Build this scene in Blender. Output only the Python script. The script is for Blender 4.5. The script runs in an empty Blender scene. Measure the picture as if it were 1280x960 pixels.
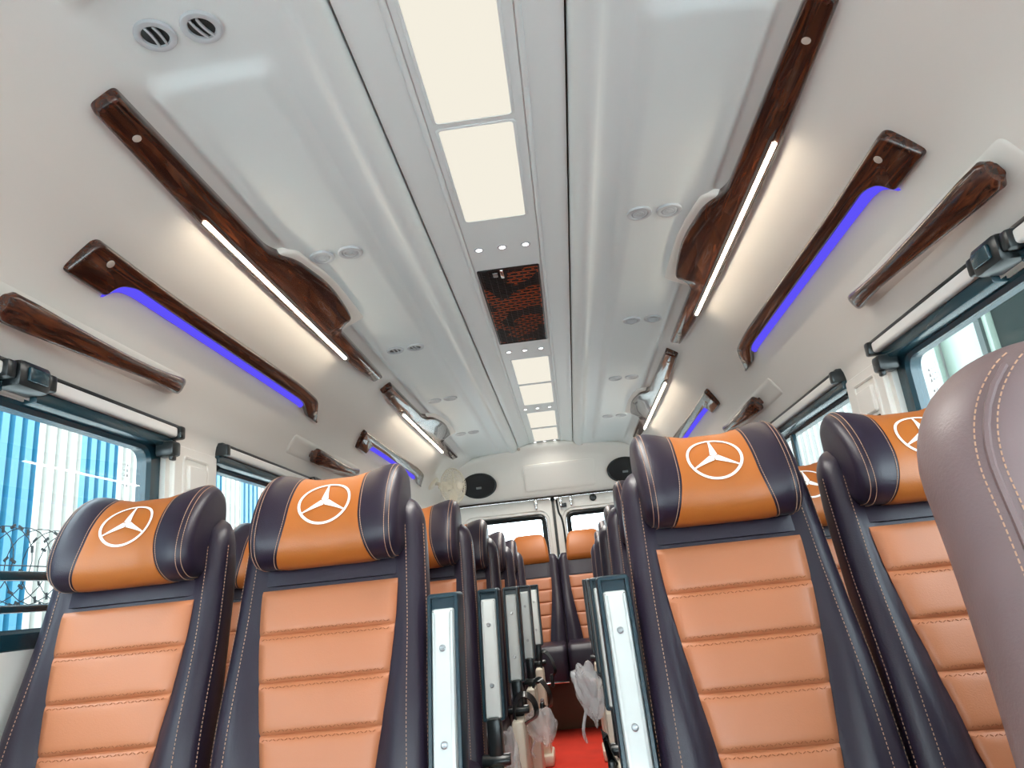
import bpy, bmesh, math, random
from mathutils import Vector, Matrix
from mathutils.geometry import tessellate_polygon

PI = math.pi
C = bpy.context.scene.collection
random.seed(7)

# ------------------------------------------------------------------ materials
def new_mat(name):
    m = bpy.data.materials.new(name); m.use_nodes = True
    return m, m.node_tree, m.node_tree.nodes['Principled BSDF']

def plain(name, col, rough=0.5, metal=0.0, coat=0.0, spec=0.5, bump=0.0, bscale=300.0, vary=0.0, sheen=0.0):
    m, nt, p = new_mat(name)
    p.inputs['Base Color'].default_value = (*col, 1)
    p.inputs['Roughness'].default_value = rough
    p.inputs['Metallic'].default_value = metal
    p.inputs['Coat Weight'].default_value = coat
    p.inputs['Coat Roughness'].default_value = 0.04
    p.inputs['Specular IOR Level'].default_value = spec
    if bump or vary:
        tc = nt.nodes.new('ShaderNodeTexCoord')
        n = nt.nodes.new('ShaderNodeTexNoise'); n.inputs['Scale'].default_value = bscale; n.inputs['Detail'].default_value = 4
        nt.links.new(tc.outputs['Object'], n.inputs['Vector'])
        if bump:
            b = nt.nodes.new('ShaderNodeBump'); b.inputs['Strength'].default_value = bump; b.inputs['Distance'].default_value = 0.002
            nt.links.new(n.outputs['Fac'], b.inputs['Height']); nt.links.new(b.outputs['Normal'], p.inputs['Normal'])
        if vary:
            n2 = nt.nodes.new('ShaderNodeTexNoise'); n2.inputs['Scale'].default_value = 5; n2.inputs['Detail'].default_value = 3
            nt.links.new(tc.outputs['Object'], n2.inputs['Vector'])
            r = nt.nodes.new('ShaderNodeValToRGB')
            r.color_ramp.elements[0].position = .35; r.color_ramp.elements[1].position = .65
            r.color_ramp.elements[0].color = (*[c*(1-vary) for c in col], 1); r.color_ramp.elements[1].color = (*[min(1, c*(1+vary)) for c in col], 1)
            nt.links.new(n2.outputs['Fac'], r.inputs['Fac']); nt.links.new(r.outputs['Color'], p.inputs['Base Color'])
    return m

def emit(name, col, s=1.0):
    m, nt, p = new_mat(name)
    p.inputs['Base Color'].default_value = (.3, .3, .3, 1)
    p.inputs['Emission Color'].default_value = (*col, 1); p.inputs['Emission Strength'].default_value = s
    p.inputs['Base Color'].default_value = (0, 0, 0, 1); p.inputs['Specular IOR Level'].default_value = 0
    return m

def wood():
    m, nt, p = new_mat('lacquered walnut')
    tc = nt.nodes.new('ShaderNodeTexCoord'); mp = nt.nodes.new('ShaderNodeMapping')
    mp.inputs['Scale'].default_value = (34, 2.6, 34)
    n = nt.nodes.new('ShaderNodeTexNoise'); n.inputs['Scale'].default_value = 2.2; n.inputs['Detail'].default_value = 7; n.inputs['Distortion'].default_value = 1.3
    r = nt.nodes.new('ShaderNodeValToRGB')
    e = r.color_ramp.elements
    e[0].position = .30; e[0].color = (.012, .0035, .002, 1)
    e[1].position = .72; e[1].color = (.135, .036, .013, 1)
    k = e.new(.5); k.color = (.05, .013, .006, 1)
    nt.links.new(tc.outputs['Object'], mp.inputs['Vector']); nt.links.new(mp.outputs['Vector'], n.inputs['Vector'])
    nt.links.new(n.outputs['Fac'], r.inputs['Fac']); nt.links.new(r.outputs['Color'], p.inputs['Base Color'])
    p.inputs['Roughness'].default_value = .25; p.inputs['Specular IOR Level'].default_value = .35; p.inputs['Coat Weight'].default_value = .75; p.inputs['Coat Roughness'].default_value = .04; p.inputs['Coat IOR'].default_value = 1.4
    return m

def glass(name, tint):
    m = bpy.data.materials.new(name); m.use_nodes = True; nt = m.node_tree; nt.nodes.clear()
    o = nt.nodes.new('ShaderNodeOutputMaterial'); mx = nt.nodes.new('ShaderNodeMixShader')
    t = nt.nodes.new('ShaderNodeBsdfTransparent'); t.inputs['Color'].default_value = (*tint, 1)
    g = nt.nodes.new('ShaderNodeBsdfGlossy'); g.inputs['Roughness'].default_value = .01
    lw = nt.nodes.new('ShaderNodeLayerWeight'); lw.inputs['Blend'].default_value = .5
    pw_ = nt.nodes.new('ShaderNodeMath'); pw_.operation = 'POWER'; pw_.inputs[1].default_value = 5
    f = nt.nodes.new('ShaderNodeMath'); f.operation = 'MULTIPLY_ADD'; f.inputs[1].default_value = .55; f.inputs[2].default_value = .03
    nt.links.new(lw.outputs['Facing'], pw_.inputs[0]); nt.links.new(pw_.outputs[0], f.inputs[0])
    nt.links.new(f.outputs[0], mx.inputs[0]); nt.links.new(t.outputs[0], mx.inputs[1]); nt.links.new(g.outputs[0], mx.inputs[2]); nt.links.new(mx.outputs[0], o.inputs[0])
    return m

def film():
    m = bpy.data.materials.new('clear plastic film'); m.use_nodes = True; nt = m.node_tree; nt.nodes.clear()
    o = nt.nodes.new('ShaderNodeOutputMaterial'); mx = nt.nodes.new('ShaderNodeMixShader'); mx.inputs[0].default_value = .34
    t = nt.nodes.new('ShaderNodeBsdfTransparent')
    p = nt.nodes.new('ShaderNodeBsdfPrincipled'); p.inputs['Base Color'].default_value = (.82, .82, .84, 1); p.inputs['Roughness'].default_value = .15
    nt.links.new(t.outputs[0], mx.inputs[1]); nt.links.new(p.outputs[0], mx.inputs[2]); nt.links.new(mx.outputs[0], o.inputs[0])
    return m

def grille_backing():
    m, nt, p = new_mat('dark filter with orange cells')
    tc = nt.nodes.new('ShaderNodeTexCoord')
    mp = nt.nodes.new('ShaderNodeMapping'); mp.inputs['Scale'].default_value = (1, 1, 1)
    b = nt.nodes.new('ShaderNodeTexBrick'); b.inputs['Scale'].default_value = 17
    b.inputs['Mortar Size'].default_value = .085; b.inputs['Brick Width'].default_value = .55; b.inputs['Row Height'].default_value = .42
    b.inputs['Color1'].default_value = (.003, .007, .010, 1); b.inputs['Color2'].default_value = (.006, .012, .016, 1)
    b.inputs['Mortar'].default_value = (.85, .14, .03, 1)
    n = nt.nodes.new('ShaderNodeTexNoise'); n.inputs['Scale'].default_value = 7; n.inputs['Detail'].default_value = 1
    r = nt.nodes.new('ShaderNodeValToRGB'); r.color_ramp.interpolation = 'CONSTANT'
    r.color_ramp.elements[0].color = (0, 0, 0, 1); r.color_ramp.elements[1].position = .46; r.color_ramp.elements[1].color = (1, 1, 1, 1)
    mx = nt.nodes.new('ShaderNodeMix'); mx.data_type = 'RGBA'
    mx.inputs['A'].default_value = (.008, .013, .017, 1)
    nt.links.new(tc.outputs['Object'], mp.inputs['Vector']); nt.links.new(mp.outputs['Vector'], b.inputs['Vector']); nt.links.new(tc.outputs['Object'], n.inputs['Vector'])
    nt.links.new(n.outputs['Fac'], r.inputs['Fac']); nt.links.new(r.outputs['Color'], mx.inputs['Factor'])
    nt.links.new(b.outputs['Color'], mx.inputs['B']); nt.links.new(mx.outputs['Result'], p.inputs['Base Color'])
    p.inputs['Roughness'].default_value = .35
    return m

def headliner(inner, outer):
    m, nt, p = new_mat('headliner with window light tint')
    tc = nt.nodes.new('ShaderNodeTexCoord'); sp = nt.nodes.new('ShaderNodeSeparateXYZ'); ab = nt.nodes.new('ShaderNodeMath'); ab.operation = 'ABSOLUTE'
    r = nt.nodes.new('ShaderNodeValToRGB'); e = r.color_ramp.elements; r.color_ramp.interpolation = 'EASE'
    e[0].position = .46; e[0].color = (*inner, 1); e[1].position = .74; e[1].color = (*outer, 1)  # cool window light painted into the centre, easing out to the cream coves
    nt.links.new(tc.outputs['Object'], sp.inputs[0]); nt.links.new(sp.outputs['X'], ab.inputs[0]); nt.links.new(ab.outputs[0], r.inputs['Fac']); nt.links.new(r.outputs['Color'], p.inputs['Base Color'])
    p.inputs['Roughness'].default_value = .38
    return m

M = {
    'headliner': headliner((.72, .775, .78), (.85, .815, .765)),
    'cream': plain('moulded cream plastic', (.85, .82, .77), .38, spec=.5, bump=.04, bscale=400),
    'panel': plain('ceiling plastic with window light tint', (.72, .775, .78), .34, spec=.5),  # same plastic as the sides, window light tinted into its colour
    'cream_metal': plain('cream painted steel', (.80, .73, .60), .35),
    'white_metal': plain('white enamelled channel', (.62, .66, .655), .22, coat=.5),
    'wood': wood(),
    'brown': plain('plum brown leather', (.019, .012, .025), .40, spec=.45, bump=.12, bscale=420, vary=.05),
    'mauve': plain('worn mauve brown leather', (.185, .125, .125), .45, spec=.5, bump=.15, bscale=300, vary=.12),
    'tan': plain('tan orange leather', (.50, .178, .080), .42, spec=.5, bump=.12, bscale=420),
    'orange': plain('bright orange leather', (.42, .120, .019), .42, spec=.5, bump=.12, bscale=420),
    'thread': plain('peach thread', (.50, .29, .19), .7),
    'tthread': plain('orange thread', (.26, .075, .02), .7),
    'emblem': plain('white embroidery', (.88, .87, .85), .6),
    'black': plain('black plastic', (.012, .016, .018), .28),
    'frame': plain('black frame with blue light tint', (.009, .042, .060), .22, spec=.6),  # black frame, with the blue light falling on it mixed into the colour
    'armrest': plain('dark teal armrest shell', (.008, .030, .045), .28),
    'rail': plain('satin aluminium', (.88, .86, .83), .35),
    'chrome': plain('chrome', (.75, .76, .78), .12, metal=1),
    'screw': plain('steel screw', (.38, .40, .42), .3, metal=.8),
    'cap': plain('pale screw cap', (.55, .47, .40), .3),
    'carpet': plain('red carpet', (.62, .025, .006), .9, bump=.6, bscale=500, vary=.1),
    'floor': plain('dark grey vinyl floor', (.10, .10, .105), .6),
    'lamp': emit('lamp diffuser', (.905, .855, .735), .655),
    'spot': emit('white spot diode', (1, .99, .96), 3.0),
    'led': emit('warm white led strip', (1, .84, .64), 22),
    'blue': emit('violet blue led strip', (.115, .085, .93), .66),
    'glass': glass('window glass', (.93, .98, .985)),
    'film': film(),
    'filter': grille_backing(),
    'seam': plain('dark seam gap', (.03, .025, .02), .8),
    'white_sheet': plain('white ribbed sheet', (.34, .335, .31), .5),
    'blue_sheet': plain('blue ribbed sheet', (.018, .125, .21), .45),
    'wire': plain('weathered wire', (.014, .016, .018), .8, spec=.2),
    'ground': plain('grey concrete', (.60, .59, .57), .9, bump=.3, bscale=20),
    'pale_green': plain('pale green door', (.15, .19, .16), .4),
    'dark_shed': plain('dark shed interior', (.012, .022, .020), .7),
    'bright_wall': plain('white shed wall', (.27, .27, .255), .6),
    'speaker': plain('black speaker cloth', (.006, .007, .009), .6, bump=.5, bscale=900),
    'white_plastic': plain('off white fan plastic', (.78, .72, .60), .35),
    'bench': plain('brown base board', (.16, .075, .04), .6),
    'disc': plain('silver grey vent plastic', (.50, .53, .56), .3),
}

# ------------------------------------------------------------------ helpers
def setp(o, label=None, cat=None, group=None, kind=None):
    if label: o['label'] = label
    if cat: o['category'] = cat
    if group: o['group'] = group
    if kind: o['kind'] = kind
    return o

def empty(name, label, cat, loc=(0, 0, 0), group=None):
    o = bpy.data.objects.new(name, None); o.empty_display_size = .05
    C.objects.link(o); o.location = loc
    return setp(o, label, cat, group)

def copy_tree(o, parent=None):
    c = o.copy(); C.objects.link(c); c.parent = parent
    for ch in list(o.children): copy_tree(ch, c)
    return c

class MB:
    """collects vertices and faces, then links ONE mesh object; build() takes world-space geometry"""
    def __init__(s): s.v = []; s.f = []
    def add(s, vs, fs):
        n = len(s.v); s.v += [tuple(p) for p in vs]; s.f += [tuple(i+n for i in f) for f in fs]
        return s
    def loft(s, loops, closed=True, cap0=True, cap1=True):
        n = len(loops[0]); vs = [p for l in loops for p in l]; fs = []
        for i in range(len(loops)-1):
            for j in range(n if closed else n-1):
                a = i*n+j; b = i*n+(j+1) % n
                fs.append((a, b, b+n, a+n))
        if cap0: fs.append(tuple(range(n))[::-1])
        if cap1: fs.append(tuple((len(loops)-1)*n+k for k in range(n)))
        return s.add(vs, fs)
    def box(s, c, d, r=0.0, mat=None, seg=2):
        bm = bmesh.new(); bmesh.ops.create_cube(bm, size=1)
        for v in bm.verts: v.co = Vector((v.co.x*d[0], v.co.y*d[1], v.co.z*d[2]))
        if r: bmesh.ops.bevel(bm, geom=bm.edges[:], offset=r, segments=seg, profile=.5, affect='EDGES')
        if mat: bmesh.ops.transform(bm, matrix=mat, verts=bm.verts)
        bm.verts.index_update()
        s.add([v.co+Vector(c) for v in bm.verts], [[v.index for v in f.verts] for f in bm.faces]); bm.free()
        return s
    def tube(s, path, r, n=8, closed=False, cap=True):
        path = [Vector(p) for p in path]; loops = []; m = len(path); up = None
        for i, p in enumerate(path):
            a = path[(i-1) % m] if (closed or i > 0) else path[i]
            b = path[(i+1) % m] if (closed or i < m-1) else path[i]
            t = (b-a).normalized()
            if up is None: up = Vector((0, 0, 1)) if abs(t.z) < .9 else Vector((1, 0, 0))
            x = t.cross(up).normalized(); up = x.cross(t).normalized()
            rr = r[i] if isinstance(r, (list, tuple)) else r
            loops.append([p+(x*math.cos(2*PI*k/n)+up*math.sin(2*PI*k/n))*rr for k in range(n)])
        if closed: loops.append(loops[0]); return s.loft(loops, True, False, False)
        return s.loft(loops, True, cap, cap)
    def lathe(s, prof, fr, n=32):
        """prof: (r, h) list; fr: Frame (h along its n axis)"""
        loops = [[fr(r*math.cos(2*PI*k/n), r*math.sin(2*PI*k/n), h) for k in range(n)] for r, h in prof]
        return s.loft(loops, True, prof[0][0] > 1e-5, prof[-1][0] > 1e-5)
    def plaque(s, poly, fr, prof, inner=None):
        """poly outline in (u, v); prof: list of (inset, height)"""
        rings = [[fr(u, v, h) for u, v in inset(poly, d)] for d, h in prof]
        s.loft(rings, True, False, False)
        for ring, (d, h) in ((rings[0], prof[0]), (rings[-1], prof[-1])):
            tri = tessellate_polygon([[Vector((u, v, 0)) for u, v in inset(poly, d)]])
            s.add(ring, tri)
        return s
    def build(s, name, mat, parent=None, sharp=38, smooth=True, loc=None):
        me = bpy.data.meshes.new(name)
        off = Vector((0, 0, 0))
        if parent is not None: off = world_loc(parent)
        elif loc is not None: off = Vector(loc)
        me.from_pydata([Vector(p)-off for p in s.v], [], s.f); me.update()
        bm = bmesh.new(); bm.from_mesh(me); bmesh.ops.remove_doubles(bm, verts=bm.verts[:], dist=1e-6); bmesh.ops.recalc_face_normals(bm, faces=bm.faces[:]); bm.to_mesh(me); bm.free()
        if smooth:
            me.shade_smooth(); me.set_sharp_from_angle(angle=math.radians(sharp))
        me.materials.append(M[mat] if isinstance(mat, str) else mat)
        o = bpy.data.objects.new(name, me); C.objects.link(o)
        if parent is not None: o.parent = parent
        elif loc is not None: o.location = loc
        return o

def world_loc(o):
    l = Vector((0, 0, 0))
    while o is not None: l += o.location; o = o.parent
    return l

class Frame:
    def __init__(s, o, u, v, n): s.o = Vector(o); s.u = Vector(u); s.v = Vector(v); s.n = Vector(n)
    def __call__(s, a, b, h=0): return s.o+s.u*a+s.v*b+s.n*h

def round_poly(pts, r, n=4):
    out = []; m = len(pts)
    for i in range(m):
        p = Vector(pts[i][:2]); a = Vector(pts[i-1][:2]); b = Vector(pts[(i+1) % m][:2])
        rr = pts[i][2] if len(pts[i]) > 2 else r
        d1 = (a-p); d2 = (b-p); l1 = d1.length; l2 = d2.length; d1.normalize(); d2.normalize()
        k = min(rr, l1*.48, l2*.48)
        if k < 1e-5: out.append((p.x, p.y)); continue
        s, e = p+d1*k, p+d2*k
        for j in range(n+1):
            t = j/n
            q = s*(1-t)**2+p*2*t*(1-t)+e*t*t
            out.append((q.x, q.y))
    return out

def area(p): return sum(p[i-1][0]*p[i][1]-p[i][0]*p[i-1][1] for i in range(len(p)))/2

def inset(p, d):
    if abs(d) < 1e-9: return p
    sg = 1 if area(p) > 0 else -1; out = []; m = len(p)
    for i in range(m):
        a, b, c = Vector(p[i-1]), Vector(p[i]), Vector(p[(i+1) % m])
        e1 = (b-a); e2 = (c-b)
        e1 = e1.normalized() if e1.length > 1e-9 else e2.normalized()
        e2 = e2.normalized() if e2.length > 1e-9 else e1
        n1 = Vector((-e1.y, e1.x)); n2 = Vector((-e2.y, e2.x)); n = (n1+n2)
        if n.length < 1e-6: n = n1
        n.normalize(); k = 1/max(.6, n.dot(n1))
        q = b+n*d*k*sg; out.append((q.x, q.y))
    return out

def rrect(u0, u1, v0, v1, r, n=5): return round_poly([(u0, v0), (u1, v0), (u1, v1), (u0, v1)], r, n)

def catmull(pts, n=6, closed=False):
    pts = [Vector(p) for p in pts]; m = len(pts); out = []
    for i in range(m if closed else m-1):
        if closed: p0, p1, p2, p3 = pts[i-1], pts[i], pts[(i+1) % m], pts[(i+2) % m]
        else: p0, p1, p2, p3 = pts[max(i-1, 0)], pts[i], pts[i+1], pts[min(i+2, m-1)]
        for j in range(n):
            t = j/n
            out.append(.5*((2*p1)+(p2-p0)*t+(2*p0-5*p1+4*p2-p3)*t*t+(3*p1-p0-3*p2+p3)*t**3))
    if not closed: out.append(pts[-1])
    return out

def sm(a, b, x):
    t = max(0, min(1, (x-a)/(b-a))); return t*t*(3-2*t)

def struct(o): o['kind'] = 'structure'; return o

Y0, Y1 = -1.7, 5.06           # the cabin from the windscreen end to the rear header

# ------------------------------------------------------------------ camera
f = 870.0
dy = Vector((79, 246, f)).normalized()
dx = Vector((1, -.122, -(79-.122*246)/f)).normalized()
dz = dx.cross(dy)
if dz.y > 0: dz = -dz
cam = bpy.data.cameras.new('camera'); co = bpy.data.objects.new('camera', cam); C.objects.link(co)
cam.sensor_width = 36; cam.lens = f/1280*36; cam.clip_start = .02
# columns: camera right, up, back in world axes
R = Matrix(((dx.x, -dx.y, -dx.z), (dy.x, -dy.y, -dy.z), (dz.x, -dz.y, -dz.z)))
co.matrix_world = Matrix.Translation((.095, 0, .85)) @ R.to_4x4()
bpy.context.scene.camera = co

# ------------------------------------------------------------------ ceiling
CP = [(.2035, 1.846), (.2045, 1.832), (.212, 1.815), (.226, 1.801), (.243, 1.793), (.257, 1.7935), (.269, 1.800), (.282, 1.803), (.31, 1.802), (.34, 1.800), (.45, 1.797), (.53, 1.791), (.575, 1.768),
      (.62, 1.742), (.66, 1.715), (.70, 1.680), (.745, 1.632), (.79, 1.585), (.835, 1.525), (.885, 1.435), (.915, 1.375), (.93, 1.345), (.936, 1.30)]
PROF = [(p.x, p.y) for p in catmull([(x, z, 0) for x, z in CP], 6)]

def prof_z(x):
    x = abs(x)
    for (a, za), (b, zb) in zip(PROF, PROF[1:]):
        if a <= x <= b and b > a: return za+(zb-za)*(x-a)/(b-a)
    return 1.846

def pocket(x, y):
    x = abs(x)
    mx = sm(.332, .352, x)*(1-sm(.548, .572, x))
    my = (1-sm(.79, .83, y))+sm(.985, 1.03, y)*(1-sm(4.86, 4.92, y))
    return -.015*mx*my

def ceil_z(x, y): return prof_z(x)+pocket(x, y)

ys = [Y0, -1, -.4, 0, .4, .7]+[.78+.01*i for i in range(7)]+[.9, .95]+[.975+.01*i for i in range(8)]+[1.2+.2*i for i in range(19)]+[4.85+.012*i for i in range(8)]+[Y1, 5.30]
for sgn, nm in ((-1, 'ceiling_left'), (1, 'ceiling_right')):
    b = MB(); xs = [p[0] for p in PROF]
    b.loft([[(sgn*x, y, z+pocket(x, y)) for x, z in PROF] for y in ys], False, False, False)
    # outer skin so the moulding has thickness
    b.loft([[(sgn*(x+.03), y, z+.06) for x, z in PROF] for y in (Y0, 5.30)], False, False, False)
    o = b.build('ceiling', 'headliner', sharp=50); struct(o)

def cen_prof():
    h = [(0, 1.85), (.1085, 1.85), (.1095, 1.8525), (.1115, 1.8525), (.1125, 1.848), (.116, 1.8445), (.121, 1.8445), (.1245, 1.848), (.130, 1.847), (.15, 1.841), (.172, 1.833), (.190, 1.8285), (.1985, 1.830), (.200, 1.838), (.2005, 1.85)]
    return [(-x, z) for x, z in h[:0:-1]]+h
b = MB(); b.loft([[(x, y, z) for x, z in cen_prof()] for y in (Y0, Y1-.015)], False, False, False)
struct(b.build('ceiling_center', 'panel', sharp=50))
b = MB(); b.box((0, (Y0+5.3)/2, 1.90), (1.0, 5.3-Y0, .02)); struct(b.build('roof', 'seam'))

# ------------------------------------------------------------------ ceiling lamps, spots, air grille, vents
DOWN = lambda x, y, z: Frame((x, y, z), (1, 0, 0), (0, 1, 0), (0, 0, -1))
lamps = [(.86, 1.31, 'large glowing cream ceiling light panel nearest the camera, cut by the top of the frame'), (1.335, 1.752, 'glowing cream ceiling light panel just before the row of three spots near the air grille'),
         (3.04, 3.455, 'glowing cream ceiling light panel directly behind the dark air grille'), (3.485, 3.90, 'second glowing ceiling light panel behind the dark air grille'),
         (4.10, 4.525, 'third glowing ceiling light panel behind the dark air grille'), (4.575, 4.985, 'rearmost glowing ceiling light panel, next to the rear header')]
for i, (a, c, lab) in enumerate(lamps):
    x0 = -.004 if i < 2 else .012; ym = (a+c)/2
    t = empty('ceiling_light', lab, 'ceiling light', (x0, ym, 1.85), 'ceiling light panels')
    hw = .085; hl = (c-a)/2
    fr = DOWN(x0, ym, 1.85)
    b = MB(); o_, i_ = rrect(-hw-.007, hw+.007, -hl-.0055, hl+.0055, .014), rrect(-hw, hw, -hl, hl, .010)
    b.loft([[fr(u, v, h) for u, v in q] for q, h in ((o_, -.004), (o_, .001), (inset(o_, .002), .0025), (i_, .0025), (i_, -.004))], True, False, False)
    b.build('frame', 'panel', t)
    b = MB(); b.plaque(rrect(-hw+.0003, hw-.0003, -hl+.0003, hl-.0003, .010), fr, [(0, -.003), (0, .0008), (.0015, .0015)]); b.build('diffuser', 'lamp', t)
    ld = bpy.data.lights.new('ceiling lamp', 'AREA'); ld.shape = 'RECTANGLE'; ld.size = 2*hw-.01; ld.size_y = 2*hl-.01; ld.energy = 3.2 if i < 5 else 1.2; ld.spread = 2.5
    ld.color = (1, .97, .90); lo = bpy.data.objects.new('ceiling lamp', ld); C.objects.link(lo); lo.location = (x0, ym, 1.845)

def groove(x0, x1, ya, yb):
    return [(x0, ya), (x1, ya), (x1, yb), (x0, yb)]
side = ('left', 'middle', 'right')
rows = [(1.93, 'in the row before the air grille'), (2.925, 'in the row behind the air grille'), (4.005, 'in the row between the far light panels'), (5.02, 'in the last row by the rear header')]
for y, where in rows:
    for k, x in enumerate((-.075, -.003, .069)):
        z = 1.85; fr = DOWN(x, y, z)
        t = empty('spotlight', 'small round white ceiling spot, %s %s' % (side[k], where), 'spotlight', (x, y, z), 'small ceiling spots')
        MB().lathe([(.0155, -.002), (.0155, .0015), (.0135, .003), (.0095, .002), (.0095, -.002)], fr, 24).build('bezel', 'disc', t)
        MB().lathe([(.0094, -.001), (.0094, .0015), (.006, .0032), (0, .0038)], fr, 20).build('lens', 'spot', t)

t = empty('air_grille', 'dark return air grille with orange filter cells in the ceiling strip', 'air grille', (0, 2.44, 1.85))
fr = DOWN(0, 2.44, 1.85)
MB().plaque(rrect(-.1, .1, -.36, .36, .006), fr, [(0, -.004), (0, .001)]).build('filter', 'filter', t)
b = MB(); o_ = rrect(-.103, .103, -.365, .365, .008); i_ = inset(o_, .006)
b.loft([[fr(u, v, h) for u, v in q] for q, h in ((o_, -.003), (o_, .004), (i_, .005), (i_, -.003))], True, False, False); b.build('frame', 'black', t)
b = MB()
for k in range(58):
    v = -.355+.71*k/57; b.box(fr(0, v, .0022), (.19, .0018, .0022))
for k in range(9):
    u = -.09+.18*k/8; b.box(fr(u, 0, .0034), (.0014, .71, .0014))
b.build('louvre', 'black', t)
MB().box(fr(-.022, -.335, .007), (.012, .06, .006), .002).build('clip', 'chrome', t)
MB().box(fr(-.045, -.33, .006), (.016, .03, .003), .001).build('latch', 'screw', t)

def vent(x, y, kind, lab):
    z = ceil_z(x, y); sl = -(ceil_z(x+.01, y)-ceil_z(x-.01, y))/.02
    n = Vector((-sl, 0, -1)).normalized(); u = Vector((0, 1, 0)).cross(n).normalized()
    fr = Frame((x, y, z), u, (0, 1, 0), n)
    t = empty('air_vent', lab, 'air vent', (x, y, z), 'round ceiling air vents')
    MB().lathe([(.034, -.004), (.034, .003), (.0325, .0058), (.026, .0068), (.0225, .0052), (.0215, .0008)], fr, 40).build('bezel', 'disc', t)
    if kind == 'open':
        MB().lathe([(.0219, -.002), (.0219, .0012), (0, .0012)], fr, 24).build('bowl', 'black', t)
        for k, a in enumerate((-.008, .006)):
            b = MB(); l = math.sqrt(.0213**2-a*a)
            ang = .5 if x > -.45 else .1
            loops = []
            for q in range(9):
                v = -l+2*l*q/8; bow = a+.003*(1-(v/l)**2)*(1 if x > -.45 else -.6)
                uu = bow*math.cos(ang)-v*math.sin(ang)*.6; vv = v*math.cos(ang*.6)
                loops.append([fr(uu-.0024, vv, .0062), fr(uu+.0016, vv, .0062), fr(uu+.0024, vv, .001), fr(uu-.0012, vv, .001)])
            b.loft(loops).build('louvre', 'disc', t)
    else:
        d = -.001 if kind == 'closed' else .0
        if kind == 'half':
            MB().lathe([(.0219, -.002), (.0219, .0012), (0, .0012)], fr, 24).build('bowl', 'black', t)
            a = .5; fr2 = Frame(fr.o, fr.u, fr.v*math.cos(a)+fr.n*math.sin(a), fr.n*math.cos(a)-fr.v*math.sin(a))
        else: fr2 = fr
        MB().lathe([(.0208, .000), (.0208, .004), (.0195, .005), (.016, .005), (.0155, .004), (.012, .004), (.0115, .005), (0, .005)], fr2, 32).build('flap', 'disc', t)
        b = MB(); b.plaque(rrect(-.006, .006, -.0018, .0018, .001, 2), fr2, [(0, .004), (0, .0062), (.0005, .0066)]); b.build('finger_tab', 'disc', t)

sl_ = {-1: 'left', 1: 'right'}
for y, kind, where in ((.908, 'open', 'by the front of the long trim'), (1.71, 'closed', 'by the bulge of the long trim'), (2.527, 'open', 'by the long trim rear'),
                       (3.32, 'closed', 'by the front of the short trim'), (4.14, 'closed', 'by the bulge of the short trim')):
    for sgn in (-1, 1):
        if y < 1 and sgn > 0: continue
        k2 = 'half' if (kind == 'open' and sgn > 0) else kind
        kw = {'open': 'open round vent', 'closed': 'closed round vent', 'half': 'half open round air vent'}[k2]
        for dxx, io in ((.492, 'outer'), (.412, 'inner')):
            if sgn > 0 and kind == 'closed' and y < 2: dxx -= .025
            if sgn > 0 and k2 == 'half': dxx += .018
            vent(sgn*dxx, y, k2, '%s %s of its pair, %s %s' % (io, kw, sl_[sgn], where))

# ------------------------------------------------------------------ wood trims
def sideframe(sgn, hw, z, a):
    a = math.radians(a)
    return Frame((sgn*hw, 0, z), (sgn*math.cos(a), 0, -math.sin(a)), (0, 1, 0), (-sgn*math.sin(a), 0, -math.cos(a)))

def shift(fr, y): return Frame(fr.o+fr.v*y, fr.u, fr.v, fr.n)

PLQ = lambda H, r=.007: [(0, -.006), (0, H*.5), (r*.08, H*.68), (r*.28, H*.85), (r*.6, H*.96), (r, H)]

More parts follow.
